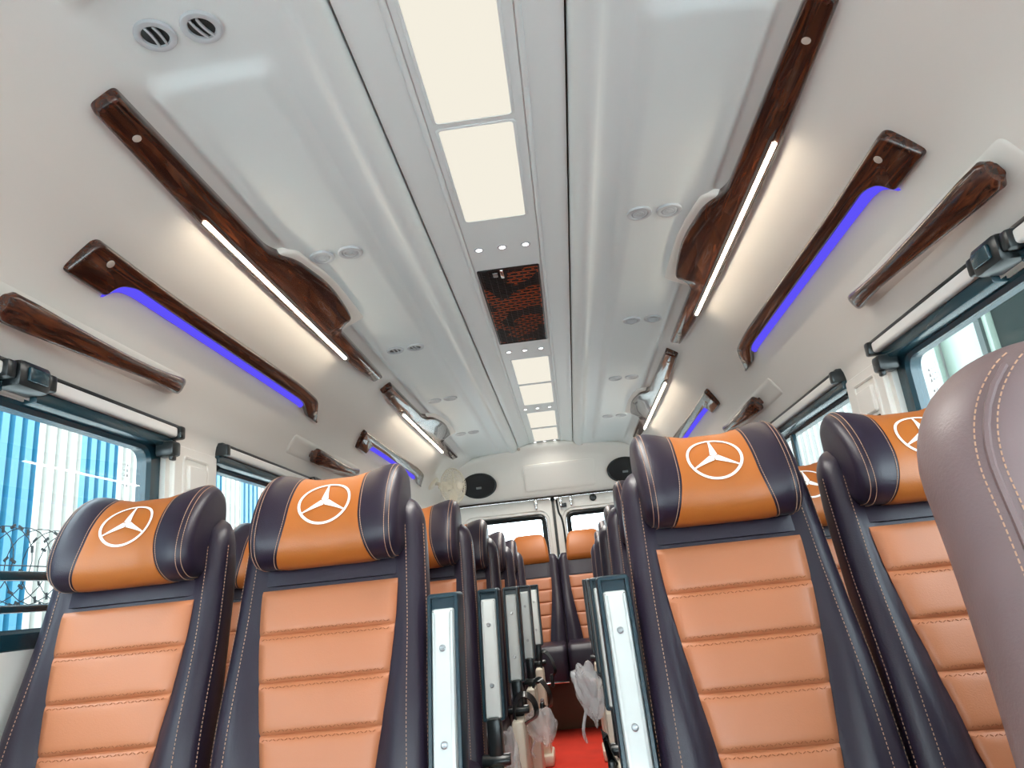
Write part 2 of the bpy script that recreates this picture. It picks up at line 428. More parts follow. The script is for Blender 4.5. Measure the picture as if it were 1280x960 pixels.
def led_trim(sgn, y_of, lab, near):
    fr = sideframe(sgn, .62, 1.742, 25)
    Y = y_of
    t = empty('led_trim', lab, 'wood trim', tuple(fr(0, Y(1.8))), 'wood trims with a white LED')
    poly = [(.029, Y(.965), .012), (-.026, Y(.962), .012), (-.0325, Y(1.585), .10), (-.072, Y(1.665), .10), (-.101, Y(1.87), .2), (-.092, Y(2.05), .06), (-.084, Y(2.118), .02),
            (-.044, Y(2.128), .02), (-.026, Y(2.165), .05), (-.024, Y(2.70), .012), (.020, Y(2.688), .012), (.040, Y(2.36), .15), (.047, Y(2.1), .3), (.047, Y(1.45), .3), (.040, Y(1.25), .1)]
    poly = round_poly(poly, .02, 6)
    b = MB(); b.plaque(poly, fr, PLQ(.026, .007)); b.build('panel', 'wood', t)
    # raised half-round spine that carries the strip
    loops = []
    ya, yb = Y(1.24), Y(2.42)
    for q in range(25):
        tq = q/24; y = ya+(yb-ya)*tq
        e = min(1, math.sin(PI*tq)*4.5); w = .016*math.sqrt(max(.04, e)); h = .018*max(.05, e)
        uc = .026
        loops.append([fr(uc+w*math.cos(PI*k/10), y, .016+h*math.sin(PI*k/10)) for k in range(11)]+[fr(uc, y, .01)])
    MB().loft(loops).build('spine', 'wood', t)
    la, lb = Y(1.335), Y(2.33)
    b = MB(); pts = [fr(.027, la+(lb-la)*k/12, .0335) for k in range(13)]; b.tube(pts, .0052 if near else .0058, 8); b.build('led_strip', 'led', t)
    for k, (u, y) in enumerate(((.004, Y(1.055)), (0, Y(2.58)))):
        MB().lathe([(.008, .02), (.008, .0275), (.006, .0285), (0, .0285)], Frame(fr(u, y), fr.u, fr.v, fr.n), 20).build('screw_cap', 'cap', t)
    # cream surround moulded round the bulge
    s = round_poly([(-.028, Y(1.60), .05), (-.085, Y(1.63), .1), (-.124, Y(1.87), .2), (-.120, Y(2.17), .02), (-.02, Y(2.17), .01), (.0, Y(1.9), .02)], .02, 6)
    b = MB(); b.plaque(s, fr, [(0, -.045), (0, .009), (.003, .013), (.008, .0145)]); b.build('surround', 'cream', t)
    return t

led_trim(-1, lambda y: y, 'long dark wood trim with white LED on the left of the ceiling, nearest the camera', True)
led_trim(1, lambda y: y, 'long dark wood trim with white LED on the right of the ceiling, nearest the camera', True)
far = lambda y: 2.845+(y-.965)*(4.62-2.845)/(2.70-.965)
led_trim(-1, far, 'dark wood trim with white LED on the left towards the rear fan', False)
led_trim(1, far, 'dark wood trim with white LED on the right towards the rear header', False)

def blue_trim(sgn, pts, strip, caps, lab):
    fr = sideframe(sgn, .79, 1.585, 45)
    t = empty('mood_light', lab, 'wood trim', tuple(fr(0, (strip[0][1]+strip[-1][1])/2)), 'wood trims with a blue strip')
    MB().plaque(round_poly(pts, .012, 6), fr, PLQ(.022, .007)).build('panel', 'wood', t)
    sp = [Vector((u, y, 0)) for u, y in strip]; sp = catmull(sp, 6)
    loops = [[fr(p.x-.006, p.y, -.004), fr(p.x+.017, p.y, -.004), fr(p.x+.018, p.y, .008), fr(p.x+.013, p.y, .0155), fr(p.x-.006, p.y, .0155)] for p in sp]
    MB().loft(loops).build('blue_strip', 'blue', t)
    for u, y in caps:
        MB().lathe([(.0085, .016), (.0085, .0235), (.0065, .0245), (0, .0245)], Frame(fr(u, y), fr.u, fr.v, fr.n), 20).build('screw_cap', 'cap', t)

bp = [(-.026, 1.182, .02), (.063, 1.168, .012), (.064, 1.293, .012), (.030, 1.302, .03), (.014, 1.345, .05), (.016, 1.50, .1), (.020, 2.30, .03), (.024, 2.345, .03), (.057, 2.44, .012), (.060, 2.548, .012), (-.016, 2.43, .03), (-.026, 2.26, .1), (-.021, 1.45, .1)]
bs = [(.054, 1.292), (.034, 1.306), (.020, 1.345), (.018, 1.45), (.020, 1.9), (.024, 2.31), (.028, 2.36)]
bp2 = [(-.026, 3.02, .02), (.063, 3.06, .012), (.064, 3.21, .012), (.018, 3.205, .02), (.016, 3.4, .05), (.024, 4.15, .03), (.058, 4.33, .012), (.062, 4.44, .012), (-.016, 4.31, .03), (-.028, 4.15, .1), (-.022, 3.4, .1)]
bs2 = [(.030, 3.20), (.020, 3.23), (.019, 3.5), (.024, 4.0), (.029, 4.20)]
for sgn in (-1, 1):
    blue_trim(sgn, bp, bs, [(.0, 1.235), (.03, 2.47)], 'large hooked wood trim glowing blue below, %s side, above the near grab handle' % sl_[sgn])
    blue_trim(sgn, bp2, bs2, [(.01, 3.12)], 'small hooked wood trim glowing blue below, %s side, towards the rear' % sl_[sgn])

# ------------------------------------------------------------------ grab handles
def handle(sgn, Y, lab, plate):
    fr = sideframe(sgn, .885, 1.435, 60)
    t = empty('grab_handle', lab, 'grab handle', tuple(fr(0, Y(1.36))), 'wooden grab handles')
    st = [(1.075, -.004, .020, .012, .024), (1.085, -.003, .030, .016, .026), (1.13, -.003, .0295, .016, .036), (1.20, -.003, .026, .014, .044), (1.30, -.004, .0215, .0125, .048), (1.40, -.006, .018, .012, .048), (1.50, -.009, .0165, .0115, .043), (1.58, -.011, .019, .012, .035), (1.635, -.0125, .0225, .013, .027), (1.652, -.013, .022, .012, .024), (1.66, -.013, .014, .008, .022)]
    loops = []
    for y, u, w, h, z in st:
        loops.append([fr(u+w*(abs(math.cos(2*PI*k/20))**.75)*(1 if math.cos(2*PI*k/20) > 0 else -1), Y(y), z+h*(abs(math.sin(2*PI*k/20))**.8)*(1 if math.sin(2*PI*k/20) > 0 else -1)) for k in range(20)])
    MB().loft(loops).build('grip', 'wood', t)
    for y, u in ((1.105, -.003), (1.625, -.012)):
        MB().plaque(rrect(-.014, .014, -.02, .02, .008), Frame(fr(u, Y(y)), fr.u, fr.v, fr.n), [(0, -.008), (0, .02), (.003, .03)]).build('mount', 'wood', t)
    ya, yb = (Y(1.02), Y(1.71)) if not plate else (Y(.86), Y(1.72))
    pl_ = round_poly([(-.044, ya+.02, .02), (.036, ya, .03), (.03, yb-.03, .04), (-.044, yb, .03)], .02, 6)
    b = MB(); b.plaque(pl_, fr, [(0, -.012), (.001, .001), (.006, .003), (.014, .0045), (.024, .003), (.03, .0025)] if plate else [(0, -.012), (.004, -.001), (.010, .001), (.02, .0015)]); b.build('recess_plate', 'cream', t)

fy = lambda y: 2.63+(y-1.075)*(3.18-2.63)/(1.66-1.075)
for sgn in (-1, 1):
    handle(sgn, lambda y: y, 'long wooden grab handle on the %s wall above the near window' % sl_[sgn], False)
    handle(sgn, fy, 'short looking wooden grab handle on the %s wall above the second window' % sl_[sgn], True)

# ------------------------------------------------------------------ side walls, windows, rails
WIN = [(-.15, 1.735), (2.0, 3.35), (3.65, 4.95)]
for sgn in (-1, 1):
    b = MB(); xc = sgn*.962
    b.box((xc, (Y0+5.3)/2, .415), (.05, 5.3-Y0, .83))
    edges = [Y0, -1.2]; spans = [(Y0, -1.2), (-.35, -.15), (1.735, 2.0), (3.35, 3.65), (4.95, 5.3)]
    for a, c in spans: b.box((xc, (a+c)/2, 1.075), (.05, c-a, .49))
    b.box((sgn*.972, (Y0+5.3)/2, 1.33), (.05, 5.3-Y0, .06))
    o = b.build('wall_left' if sgn < 0 else 'wall_right', 'cream', smooth=False); struct(o)

for sgn in (-1, 1):
    for i, (a, c) in enumerate(WIN):
        fr = Frame((sgn*.965, 0, 0), (0, 1, 0), (0, 0, 1), (-sgn, 0, 0))
        o_ = rrect(a-.004, c+.004, .826, 1.318, .02); i_ = rrect(a+.035, c-.05, .868, 1.283, .035)
        b = MB(); b.loft([[fr(u, v, h) for u, v in q] for q, h in ((o_, -.02), (o_, .008), (inset(o_, .006), .014), (inset(i_, -.008), .014), (i_, .006), (i_, -.02))], True, False, False)
        w = b.build('window_%d' % (i+1+(0 if sgn < 0 else 3)), 'frame'); struct(w)
        b = MB(); b.plaque(inset(i_, -.006), fr, [(0, -.004), (0, 0)]); b.build('pane', 'glass', w)
        b = MB(); b.box(fr((a+c)/2, .966, .004), (.012, c-a-.08, .018), .003)
        b.box(fr((a+c)/2, .905, .002), (.016, c-a-.08, .014), .003)
        if i == 1: b.box(fr(2.62, 1.08, .004), (.014, .03, .42), .003)
        b.build('sash_bar', 'frame', w)
        if i == 0:
            # safety mark etched in the corner of the pane: small rows of unreadable grey strokes
            rnd = random.Random(5); b = MB()
            for r_ in range(3):
                for k in range(5):
                    b.box(fr(1.615-.012*r_, 1.232-.0125*k, .002), (.0006, .0015+.006*rnd.random(), .001+.007*rnd.random()))
            b.build('glass_marking', 'disc', w)

def rail(sgn, a, c, lab):
    t = empty('curtain_rail', lab, 'curtain rail', (sgn*.925, (a+c)/2, 1.335), 'silver curtain rails')
    m = (a+c)/2
    prof = round_poly([(.006, 1.348), (.034, 1.348), (.034, 1.321), (.006, 1.321)], .008, 4)
    MB().loft([[(sgn*(.94-u), y, v) for u, v in prof] for y in (a+.02, c-.02)]).build('rail', 'rail', t)
    MB().box((sgn*.936, m, 1.353), (.05, c-a, .008), .002).build('track', 'black', t)
    MB().box((sgn*.938, m, 1.308), (.036, c-a, .028), .004).build('blind_cassette', 'frame', t)
    for y in (a+.011, c-.011):
        MB().box((sgn*.918, y, 1.334), (.046, .024, .036), .006).build('end_cap', 'black', t)

def bracket(sgn, y, lab):
    t = empty('rail_bracket', lab, 'bracket', (sgn*.918, y, 1.33), 'black rail brackets')
    MB().box((sgn*.917, y, 1.331), (.056, .085, .056), .012).build('body', 'black', t)
    MB().box((sgn*.886, y, 1.331), (.008, .05, .028), .003).build('cover', 'frame', t)

for sgn in (-1, 1):
    rail(sgn, -.10, 1.165, 'silver curtain rail over the near %s window, in front of the black bracket' % sl_[sgn])
    rail(sgn, 1.25, 1.755, 'silver curtain rail over the near %s window, between black bracket and pillar' % sl_[sgn])
    rail(sgn, 1.99, 2.72, 'silver curtain rail over the second %s window, just behind the pillar' % sl_[sgn])
    rail(sgn, 2.80, 3.37, 'silver curtain rail over the rear part of the second %s window' % sl_[sgn])
    rail(sgn, 3.66, 4.93, 'silver curtain rail over the rearmost %s window' % sl_[sgn])
    bracket(sgn, 1.208, 'black bracket joining two curtain rails over the %s near window' % sl_[sgn])
    bracket(sgn, 2.76, 'black bracket joining two curtain rails over the second %s window' % sl_[sgn])
    t = empty('curtain_hook', 'small black catch under the curtain rail end beside the %s pillar' % sl_[sgn], 'catch', (sgn*.93, 1.71, 1.285))
    MB().box((sgn*.918, 1.712, 1.285), (.05, .042, .040), .008).build('block', 'black', t)
    MB().box((sgn*.905, 1.712, 1.262), (.012, .020, .016), .004).build('tongue', 'black', t)
    # pillar cover with two recessed fields
    for (a, c, nm) in ((1.755, 1.985, 'near'), (3.38, 3.64, 'rear')):
        fr = Frame((sgn*.937, (a+c)/2, 0), (0, 1, 0), (0, 0, 1), (-sgn, 0, 0))
        t = empty('pillar_cover', 'cream pillar cover with a slotted recess on the %s between the %s windows' % (sl_[sgn], 'first two' if nm == 'near' else 'last two'), 'pillar cover', (sgn*.937, (a+c)/2, .9), 'pillar covers')
        h = (c-a)/2
        b = MB(); b.plaque(rrect(-h, h, .60, 1.312, .012), fr, [(0, -.004), (0, .008), (.004, .012)]); b.build('cover', 'cream', t)
        b = MB(); o_ = rrect(-.075, .060, .98, 1.285, .014); i_ = inset(o_, .007)
        b.loft([[fr(u, v, z) for u, v in q] for q, z in ((o_, .010), (o_, .015), (inset(o_, .003), .017), (i_, .015), (i_, .010))], True, False, False); b.build('rim', 'cream', t)
        b = MB(); b.plaque(rrect(-.052, .045, 1.19, 1.262, .010), fr, [(0, .010), (0, .017), (.004, .021)]); b.build('upper_tile', 'cream', t)
        b = MB(); b.plaque(rrect(-.052, .045, 1.165, 1.182, .004), fr, [(0, .010), (0, .0128)]); b.build('slot', 'seam', t)
        b = MB(); b.plaque(rrect(-.052, .045, 1.00, 1.155, .010), fr, [(0, .010), (0, .015), (.004, .017)]); b.build('lower_tile', 'cream', t)

# floor and front bulkhead with the windscreen opening
b = MB(); b.box((0, (Y0+5.3)/2, -.02), (1.98, 5.3-Y0, .04)); struct(b.build('floor', 'floor', smooth=False))
t = empty('aisle_carpet', 'bright red carpet runner along the aisle floor up to the rear bench', 'carpet', (0, 1.5, 0))
MB().box((0, (Y0+4.58)/2, .004), (.42, 4.58-Y0-.02, .008), .002).build('pile', 'carpet', t)
b = MB()
b.box((0, Y0-.025, .35), (1.98, .05, .70)); b.box((0, Y0-.025, 1.80), (1.98, .05, .24))
for sgn in (-1, 1): b.box((sgn*.93, Y0-.025, 1.19), (.12, .05, .98))
struct(b.build('wall_front', 'cream', smooth=False))
b = MB(); b.box((0, Y0-.02, 1.19), (1.74, .006, .98)); struct(b.build('window_7', 'glass', smooth=False))

# ------------------------------------------------------------------ rear header, doors
def rear_top(x):
    P = [(0, 1.842), (.2, 1.834), (.42, 1.80), (.62, 1.762), (.72, 1.737), (.78, 1.708), (.82, 1.66), (.85, 1.585), (.868, 1.50), (.875, 1.44)]
    x = abs(x)
    for (a, za), (c, zc) in zip(P, P[1:]):
        if x <= c: return za+(zc-za)*(x-a)/(c-a)
    return 1.44
xs = sorted(set([s*v for s in (-1, 1) for v in [i*.05 for i in range(15)]+[.74, .76, .78, .795, .81, .82, .83, .84, .85, .86, .868, .875]]))
cols = []
for x in xs:
    zt = rear_top(x); zb = 1.465
    col = [(x, 5.06, zt+.02), (x, 5.035, zt-.001), (x, 5.03, zt-.012), (x, 5.04, zt-.036), (x, 5.062, zt-.05)]
    for k in range(1, 9):
        s_ = k/8; z0 = zt-.05; z = z0+(zb+.008-z0)*s_ if z0 > zb+.01 else min(z0, zb+.008)
        col.append((x, 5.062+.138*s_, z))
    col.append((x, 5.21, zb)); col.append((x, 5.24, zb))
    cols.append(col)
b = MB(); b.loft(cols, False, False, False); wr = b.build('wall_rear', 'cream', sharp=60); struct(wr)
for x in (-.20, .26, -.68, .70):
    zt = rear_top(x)-.022
    MB().lathe([(.011, -.002), (.011, .004), (.006, .006), (0, .006)], Frame((x, 5.034, zt), (1, 0, 0), (0, 0, 1), (0, -1, 0)), 16).build('screw', 'cap', wr)
# shallow raised field in the middle of the header
fr = Frame((0, 5.108, 1.655), (1, 0, 0), (0, .44, -.898), (0, -.898, -.44))
b = MB(); b.plaque(rrect(-.19, .34, -.045, .16, .03), fr, [(0, -.02), (0, -.002), (.008, .000), (.02, .0006)]); b.build('raised_field', 'cream', wr)
b = MB(); b.box((0, 5.29, .74), (1.98, .02, 1.48)); b.box((0, 5.29, 1.6), (1.98, .02, .34))
# the back of the body round the two doors: posts and head, leaving the door openings clear
b = MB(); b.box((0, 5.315, 1.68), (1.98, .03, .42))
for sgn in (-1, 1): b.box((sgn*.93, 5.315, .75), (.12, .03, 1.5))
struct(b.build('trim_1', 'cream', smooth=False))

def door(n, x0, x1, w0, w1):
    fr = Frame((0, 5.235, 0), (1, 0, 0), (0, 0, 1), (0, -1, 0))
    o_ = rrect(x0, x1, .02, 1.458, .035); i_ = rrect(w0, w1, .84, 1.348, .06)
    b = MB(); b.loft([[fr(u, v, h) for u, v in q] for q, h in ((o_, -.05), (o_, .0), (inset(o_, .006), .006), (inset(i_, -.028), .006), (inset(i_, -.022), -.002), (inset(i_, -.006), -.002), (i_, -.02), (i_, -.05))], True, False, False)
    d = b.build('door_%d' % n, 'cream'); struct(d)
    q = inset(i_, .001)
    b = MB(); b.loft([[fr(u, v, h) for u, v in r_] for r_, h in ((q, -.045), (q, -.012), (inset(q, .012), -.008), (inset(q, .034), -.02), (inset(q, .034), -.045))], True, False, False); b.build('seal', 'black', d)
    MB().plaque(inset(q, .03), fr, [(0, -.04), (0, -.036)]).build('pane', 'glass', d)
    return d
d1 = door(1, -.862, -.010, -.66, -.062); d2 = door(2, .010, .862, .085, .66)
for x, dd in ((-.125, d1), (.058, d2), (.135, d2)):
    MB().box((x, 5.215, 1.437), (.022, .03, .05), .004).box((x, 5.205, 1.405), (.012, .02, .05), .004).build('latch', 'chrome', dd)
MB().box((.075, 5.215, 1.395), (.05, .03, .03), .006).build('lock', 'black', d2)
MB().lathe([(.026, 0), (.026, .006), (.018, .010), (0, .010)], Frame((.30, 5.229, 1.428), (1, 0, 0), (0, 0, 1), (0, -1, 0)), 24).build('plug', 'black', d2)
MB().tube(catmull([(.028, 5.222, 1.44), (.035, 5.222, 1.35), (.052, 5.222, 1.30), (.060, 5.222, 1.2), (.060, 5.222, .9)], 6), .007, 8).build('cable', 'black', d2)
MB().box((0, 5.25, .74), (.034, .01, 1.44), .003).build('trim_2', 'black')['kind'] = 'structure'
MB().box((0, 5.212, 1.4635), (1.72, .05, .010), .002).build('trim_3', 'seam')['kind'] = 'structure'

def speaker(x, lab):
    s = -1 if x < 0 else 1
    fr = Frame((x, 5.134, 1.595), (1, 0, 0), (0, -.44, .898), (0, -.898, -.44))
    t = empty('speaker', lab, 'speaker', tuple(fr.o), 'oval rear speakers')
    n = 48; e = lambda r, h: [fr(.125*r*math.cos(2*PI*k/n), .092*r*math.sin(2*PI*k/n), h) for k in range(n)]
    MB().loft([e(1.06, -.03), e(1.06, .010), e(1.03, .014), e(.96, .012), e(.95, -.02)], True, False, False).build('rim', 'black', t)
    MB().loft([e(.955, -.02), e(.955, .010), e(.8, .016), e(.5, .021), e(.02, .023)]).build('mesh_cover', 'speaker', t)
    MB().plaque(rrect(-.02, .02, -.008, .008, .004, 3), Frame(fr(0, -.01, .022), fr.u, fr.v, fr.n), [(0, -.002), (0, .002), (.001, .003)]).build('badge', 'screw', t)
speaker(-.528, 'black oval speaker on the rear header next to the white fan')
speaker(.555, 'black oval speaker on the rear header, half hidden by the right hand seats')

# ------------------------------------------------------------------ fan
t = empty('wall_fan', 'small cream cage fan in the rear left corner under the ceiling', 'fan', (-.66, 4.62, 1.53))
ax = Vector((.86, -.51, -.08)).normalized(); up = Vector((0, 0, 1)); rt = up.cross(ax).normalized(); up = ax.cross(rt).normalized()
fc = Vector((-.635, 4.60, 1.535)); fr = Frame(fc, rt, up, ax)
ring = lambda r, h, n=40: [fr(r*math.cos(2*PI*k/n), r*math.sin(2*PI*k/n), h) for k in range(n)]
b = MB()
b.tube(ring(.118, 0), .0045, 8, True)
for r, h in ((.10, .028), (.075, .038), (.05, .043), (.028, .045)): b.tube(ring(r, h), .0018, 5, True)
for r, h in ((.10, -.03), (.06, -.04)): b.tube(ring(r, h), .0018, 5, True)
for k in range(36):
    a = 2*PI*k/36; b.tube([fr(r*math.cos(a), r*math.sin(a), h) for r, h in ((.118, 0), (.112, .018), (.095, .031), (.06, .042), (.018, .046))], .0015, 5)
    b.tube([fr(r*math.cos(a), r*math.sin(a), h) for r, h in ((.118, 0), (.110, -.02), (.08, -.037), (.03, -.042))], .0015, 5)
b.build('cage', 'white_plastic', t)
MB().lathe([(.024, .044), (.024, .050), (.018, .053), (0, .054)], fr, 24).build('cage_badge', 'white_plastic', t)
for k in range(4):
    a0 = PI/2*k; b = MB(); loops = []
    for q in range(8):
        r = .018+.085*q/7; w = .25+.42*math.sin(PI*(q+1)/9)
        A = [(a0-w*.6, -.012), (a0+w*.6, .012)]
        loops.append([fr(r*math.cos(A[0][0]), r*math.sin(A[0][0]), -.014), fr(r*math.cos(A[1][0]), r*math.sin(A[1][0]), .012), fr(r*math.cos(A[1][0]), r*math.sin(A[1][0]), .0145), fr(r*math.cos(A[0][0]), r*math.sin(A[0][0]), -.0115)])
    b.loft(loops).build('blade', 'white_plastic', t)
MB().lathe([(0, .016), (.018, .014), (.02, 0), (.034, -.04), (.036, -.085), (.026, -.10), (0, -.102)], fr, 24).build('motor', 'white_plastic', t)
MB().tube([fr(0, 0, -.08), fr(-.01, .0, -.11), Vector((-.735, 4.68, 1.57)), Vector((-.79, 4.70, 1.585))], .012, 10).build('arm', 'white_plastic', t)
wf = sideframe(-1, .79, 1.585, 45)
MB().lathe([(.05, -.005), (.05, .008), (.042, .018), (.02, .022), (0, .022)], Frame(wf(0, 4.70), wf.u, wf.v, wf.n), 28).build('mount', 'white_plastic', t)

# ------------------------------------------------------------------ passenger seats
SL = .287
def SH(p): return (p[0], p[1]+SL*(p[2]-.89), p[2])
def hwf(z):
    P = [(.40, .184), (.60, .182), (.80, .178), (.95, .173), (1.05, .168)]
    for (a, va), (c, vc) in zip(P, P[1:]):
        if z <= c: return va+(vc-va)*(z-a)/(c-a)
    return .168
def wi(z): return .077+.051*sm(.38, .90, z)
RC = .030
def front(x, z, hw=None):
    hw = hw or hwf(z); w = wi(z); x = abs(x)
    if x < w: return 0.0
    t = min(1, (x-w)/(hw-RC*.3-w)); B = .008+.022*(1-sm(.62, .86, z))
    return -B*math.sin(PI*min(1, t*.86+.04))**.9

def shell_mesh(wide=False):
    loops = []
    zs = [.40+.025*i for i in range(24)]+[.985, .995, 1.005, 1.013, 1.021, 1.029, 1.035, 1.039, 1.0405]
    for z in zs:
        hw = .1852 if wide else hwf(z); d = 0
        if z > .985: hw -= .034*(1-math.sqrt(max(0, 1-((z-.985)/.0562)**2)))
        if z > 1.008: d = .034-math.sqrt(max(0, .034**2-(z-1.008)**2))
        yb = .078-.02*sm(.9, 1.05, z)-d*.8
        L = []
        n = 24
        for i in range(n+1):
            x = -(hw-RC)+2*(hw-RC)*i/n; L.append((x, front(x, z, hw)+d, z))
        yf = front(hw-RC, z, hw)+d
        r2 = min(RC, (yb-yf)*.45)
        arc = [(hw-RC+RC*math.sin(PI/2*k/5), yf+r2*(1-math.cos(PI/2*k/5)), z) for k in range(1, 6)]
        arc += [(hw-r2*(1-math.cos(PI/2*k/4)), yb-r2+r2*math.sin(PI/2*k/4), z) for k in range(0, 5)]
        L += arc
        for i in range(1, 6): L.append(((hw-r2)*(1-2*i/6), yb, z))
        L += [(-x, y, zz) for x, y, zz in arc[::-1]]
        loops.append([SH(p) for p in L])
    return MB().loft(loops)

SEAMS = [.888, .811, .734, .656, .574, .490, .42]
def ins_y(z, u):
    pil = 0
    for a, c in zip(SEAMS, SEAMS[1:]):
        if c <= z <= a:
            t = (a-z)/(a-c); pil = .0085*(1-abs(2*t-1)**8)
    return -.0040-pil*(1-.55*abs(u)**6)

def insert_mesh():
    zs = []
    for a, c in zip(SEAMS, SEAMS[1:]): zs += [a-(a-c)*k for k in (0, .02, .045, .08, .13, .2, .32, .5, .68, .8, .87, .92, .955, .98)]
    zs.append(SEAMS[-1]); n = 16; loops = []
    for z in zs:
        w = wi(z)-.001; L = [(-w, .012, z)]
        for i in range(n+1):
            u = -1+2*i/n; L.append((u*w*.996, ins_y(z, u)+.002*abs(u)**20, z))
        L += [(w, .012, z)]
        loops.append([SH(p) for p in L])
    return MB().loft(loops, False, False, False)

def dash(b, p, q, n, wd=.0012, h=.0012):
    p, q, n = Vector(p), Vector(q), Vector(n).normalized(); s_ = (q-p).cross(n).normalized()*wd*.5
    b.add([p-s_, p+s_, q+s_, q-s_, p-s_+n*h, p+s_+n*h, q+s_+n*h, q-s_+n*h], [(4, 5, 6, 7), (0, 1, 5, 4), (1, 2, 6, 5), (2, 3, 7, 6), (3, 0, 4, 7)])

def insert_stitch(z):
    b = MB(); N = Vector((0, -1, .28)); w = wi(z)-.008; n = int(2*w/.0065)
    for dzz in (.0065, -.0065):
        for i in range(n):
            x = -w+2*w*i/n; a = 1 if i % 2 else -1
            y = ins_y(z+dzz, x/w)-.0002; dash(b, SH((x, y, z+dzz+.0012*a)), SH((x+.0042, y, z+dzz-.0012*a)), N, .0011, .0008)
    return b

def edge_stitch(sg, off):
    b = MB(); z = .46
    while z < .985:
        def pt(zz):
            hw = hwf(zz)
            if off > .02: x = hw-off; y = front(x, zz)-.0006
            else:
                th = .80; yf = front(hw-RC, zz); x = hw-RC+RC*math.sin(th*PI/2)+.0004; y = yf+RC*(1-math.cos(th*PI/2))
            return SH((sg*x, y, zz))
        dash(b, pt(z), pt(z+.0036), (0 if off > .02 else sg*1.2, -1, .2), .0010, .0008)
        z += .0062
    return b

HZ = 1.015
HP = [(.035, -.080), (.0, -.090), (-.040, -.088), (-.072, -.066), (-.084, -.030), (-.079, .012), (-.062, .048), (-.034, .076), (.004, .090), (.042, .078), (.060, .040), (.062, -.01), (.055, -.05)]
HL = [(p.x, p.y) for p in catmull([(y, z, 0) for y, z in HP], 5, True)]
def hsc(x):
    s = 1.0; a = abs(x)
    if a > .112: q = min(1, (a-.112)/.028); s = .70+.30*math.sqrt(max(0, 1-q*q))
    return s
def hpt(x, k, off=0.0, s=None):
    y, z = HL[k % len(HL)]; s = hsc(x) if s is None else s
    lobe = sm(.03, .115, abs(x))
    if z > 0: z *= .86+.22*lobe
    if y < 0: y *= .84+.16*lobe
    y *= s; z = z*s
    n = len(HL); a = HL[(k+1) % n]; c = HL[(k-1) % n]; t = Vector((a[0]-c[0], a[1]-c[1])).normalized()
    nx, nz = t.y, -t.x            # outward for this winding
    if nx*HL[k % n][0]+nz*HL[k % n][1] < 0: nx, nz = -nx, -nz
    return SH((x, y+nx*off, HZ+z+nz*off))
NH = len(HL)
def head_mesh():
    xs = [-.14, -.1385, -.135, -.130, -.122, -.112]+[-.10+.0125*i for i in range(17)]+[.112, .122, .130, .135, .1385, .14]
    return MB().loft([[hpt(x, k) for k in range(NH)] for x in xs])
def pw(k): # the centre panel is waisted
    z = HL[k % NH][1]; return .067+.021*max(0, -z/.09)**1.5-.003*max(0, z/.09)
def head_panel():
    loops = []
    for e, off in [(-1, -.004), (-1, .001)]+[(-1+.125*i, .0022) for i in range(1, 16)]+[(1, .001), (1, -.004)]:
        loops.append([hpt(e*pw(k), k, off, 1.0) for k in range(NH)])
    return MB().loft(loops, True, False, False)
def head_stitch(sg, fn):
    b = MB()
    for k in range(5, 42):
        for h0, h1 in ((0, .38), (.5, .88)):
            x = sg*fn(k); A = Vector(hpt(x, k, .0004)); B = Vector(hpt(sg*fn(k+1), k+1, .0004))
            dash(b, A+(B-A)*h0, A+(B-A)*h1, (A-Vector(SH((x*.8, 0, HZ)))), .0009, .0008)
    return b
# arc along the front from bottom to top, used to lay the embroidery on the curved face
def arc_table(x):
    ks = [k for k in range(NH) if HL[k][0] <= .01]
    ks.sort(key=lambda k: k)
    pts = [Vector(hpt(x, k, .0040, 1.0)) for k in range(5, 42)]
    d = [0]
    for a, c in zip(pts, pts[1:]): d.append(d[-1]+(c-a).length)
    return pts, d
def head_at(x, s_):
    pts, d = arc_table(x)
    for i in range(len(d)-1):
        if d[i] <= s_ <= d[i+1]:
            t = (s_-d[i])/(d[i+1]-d[i]); return pts[i].lerp(pts[i+1], t)
    return pts[-1]
def arc_of_z(z):
    pts, d = arc_table(0)
    for p, q in zip(pts, d):
        if p.z >= z and p.y < 0.06: return q
    return d[-1]*.6
def emblem_mesh():
    b = MB(); s0 = arc_of_z(1.034)
    def E(p, q, k=0): return head_at(p, s0+q)
    n = 56; r0, r1 = .0452, .0500
    l = [[E(r*math.sin(2*PI*k/n), r*math.cos(2*PI*k/n)) for k in range(n)]+[] for r in (r0, (r0+r1)/2, r1)]
    for i in range(2):
        for k in range(n): b.add([l[i][k], l[i][(k+1) % n], l[i+1][(k+1) % n], l[i+1][k]], [(0, 1, 2, 3)])
    for a in range(3):
        th = 2*PI*a/3; d = (math.sin(th), math.cos(th)); pn = (math.cos(th), -math.sin(th)); m = 9
        row = []
        for i in range(m+1):
            t = i/m; r = t*(r0+.001); w = .0062*(1-t)**1.35+.0014
            if i == 0: w = 0.0
            elif t < .14: w = min(w, r*math.tan(PI/3))
            row.append([E(d[0]*r+pn[0]*w*e, d[1]*r+pn[1]*w*e) for e in (-1, -.33, .33, 1)])
        for i in range(m):
            for j in range(3): b.add([row[i][j], row[i][j+1], row[i+1][j+1], row[i+1][j]], [(0, 1, 2, 3)])
    # give the embroidery a thickness
    nv = len(b.v); inn = [(Vector(p)+Vector((0, .0022, -.0008))) for p in b.v]
    fs = list(b.f); b.add(inn, [f_[::-1] for f_ in fs])
    return b

def yoke_mesh():
    b = MB(); loops = []
    for z in (.8945, .896, .92, .94, .96): 
        w = wi(z)-.001; L = []
        for i in range(13):
            u = -1+2*i/12; L.append(SH((u*w, -.005+.006*abs(u)**14+(.004 if z < .895 else 0), z)))
        L += [SH((w, .01, z)), SH((-w, .01, z))]
        loops.append(L)
    return b.loft(loops)

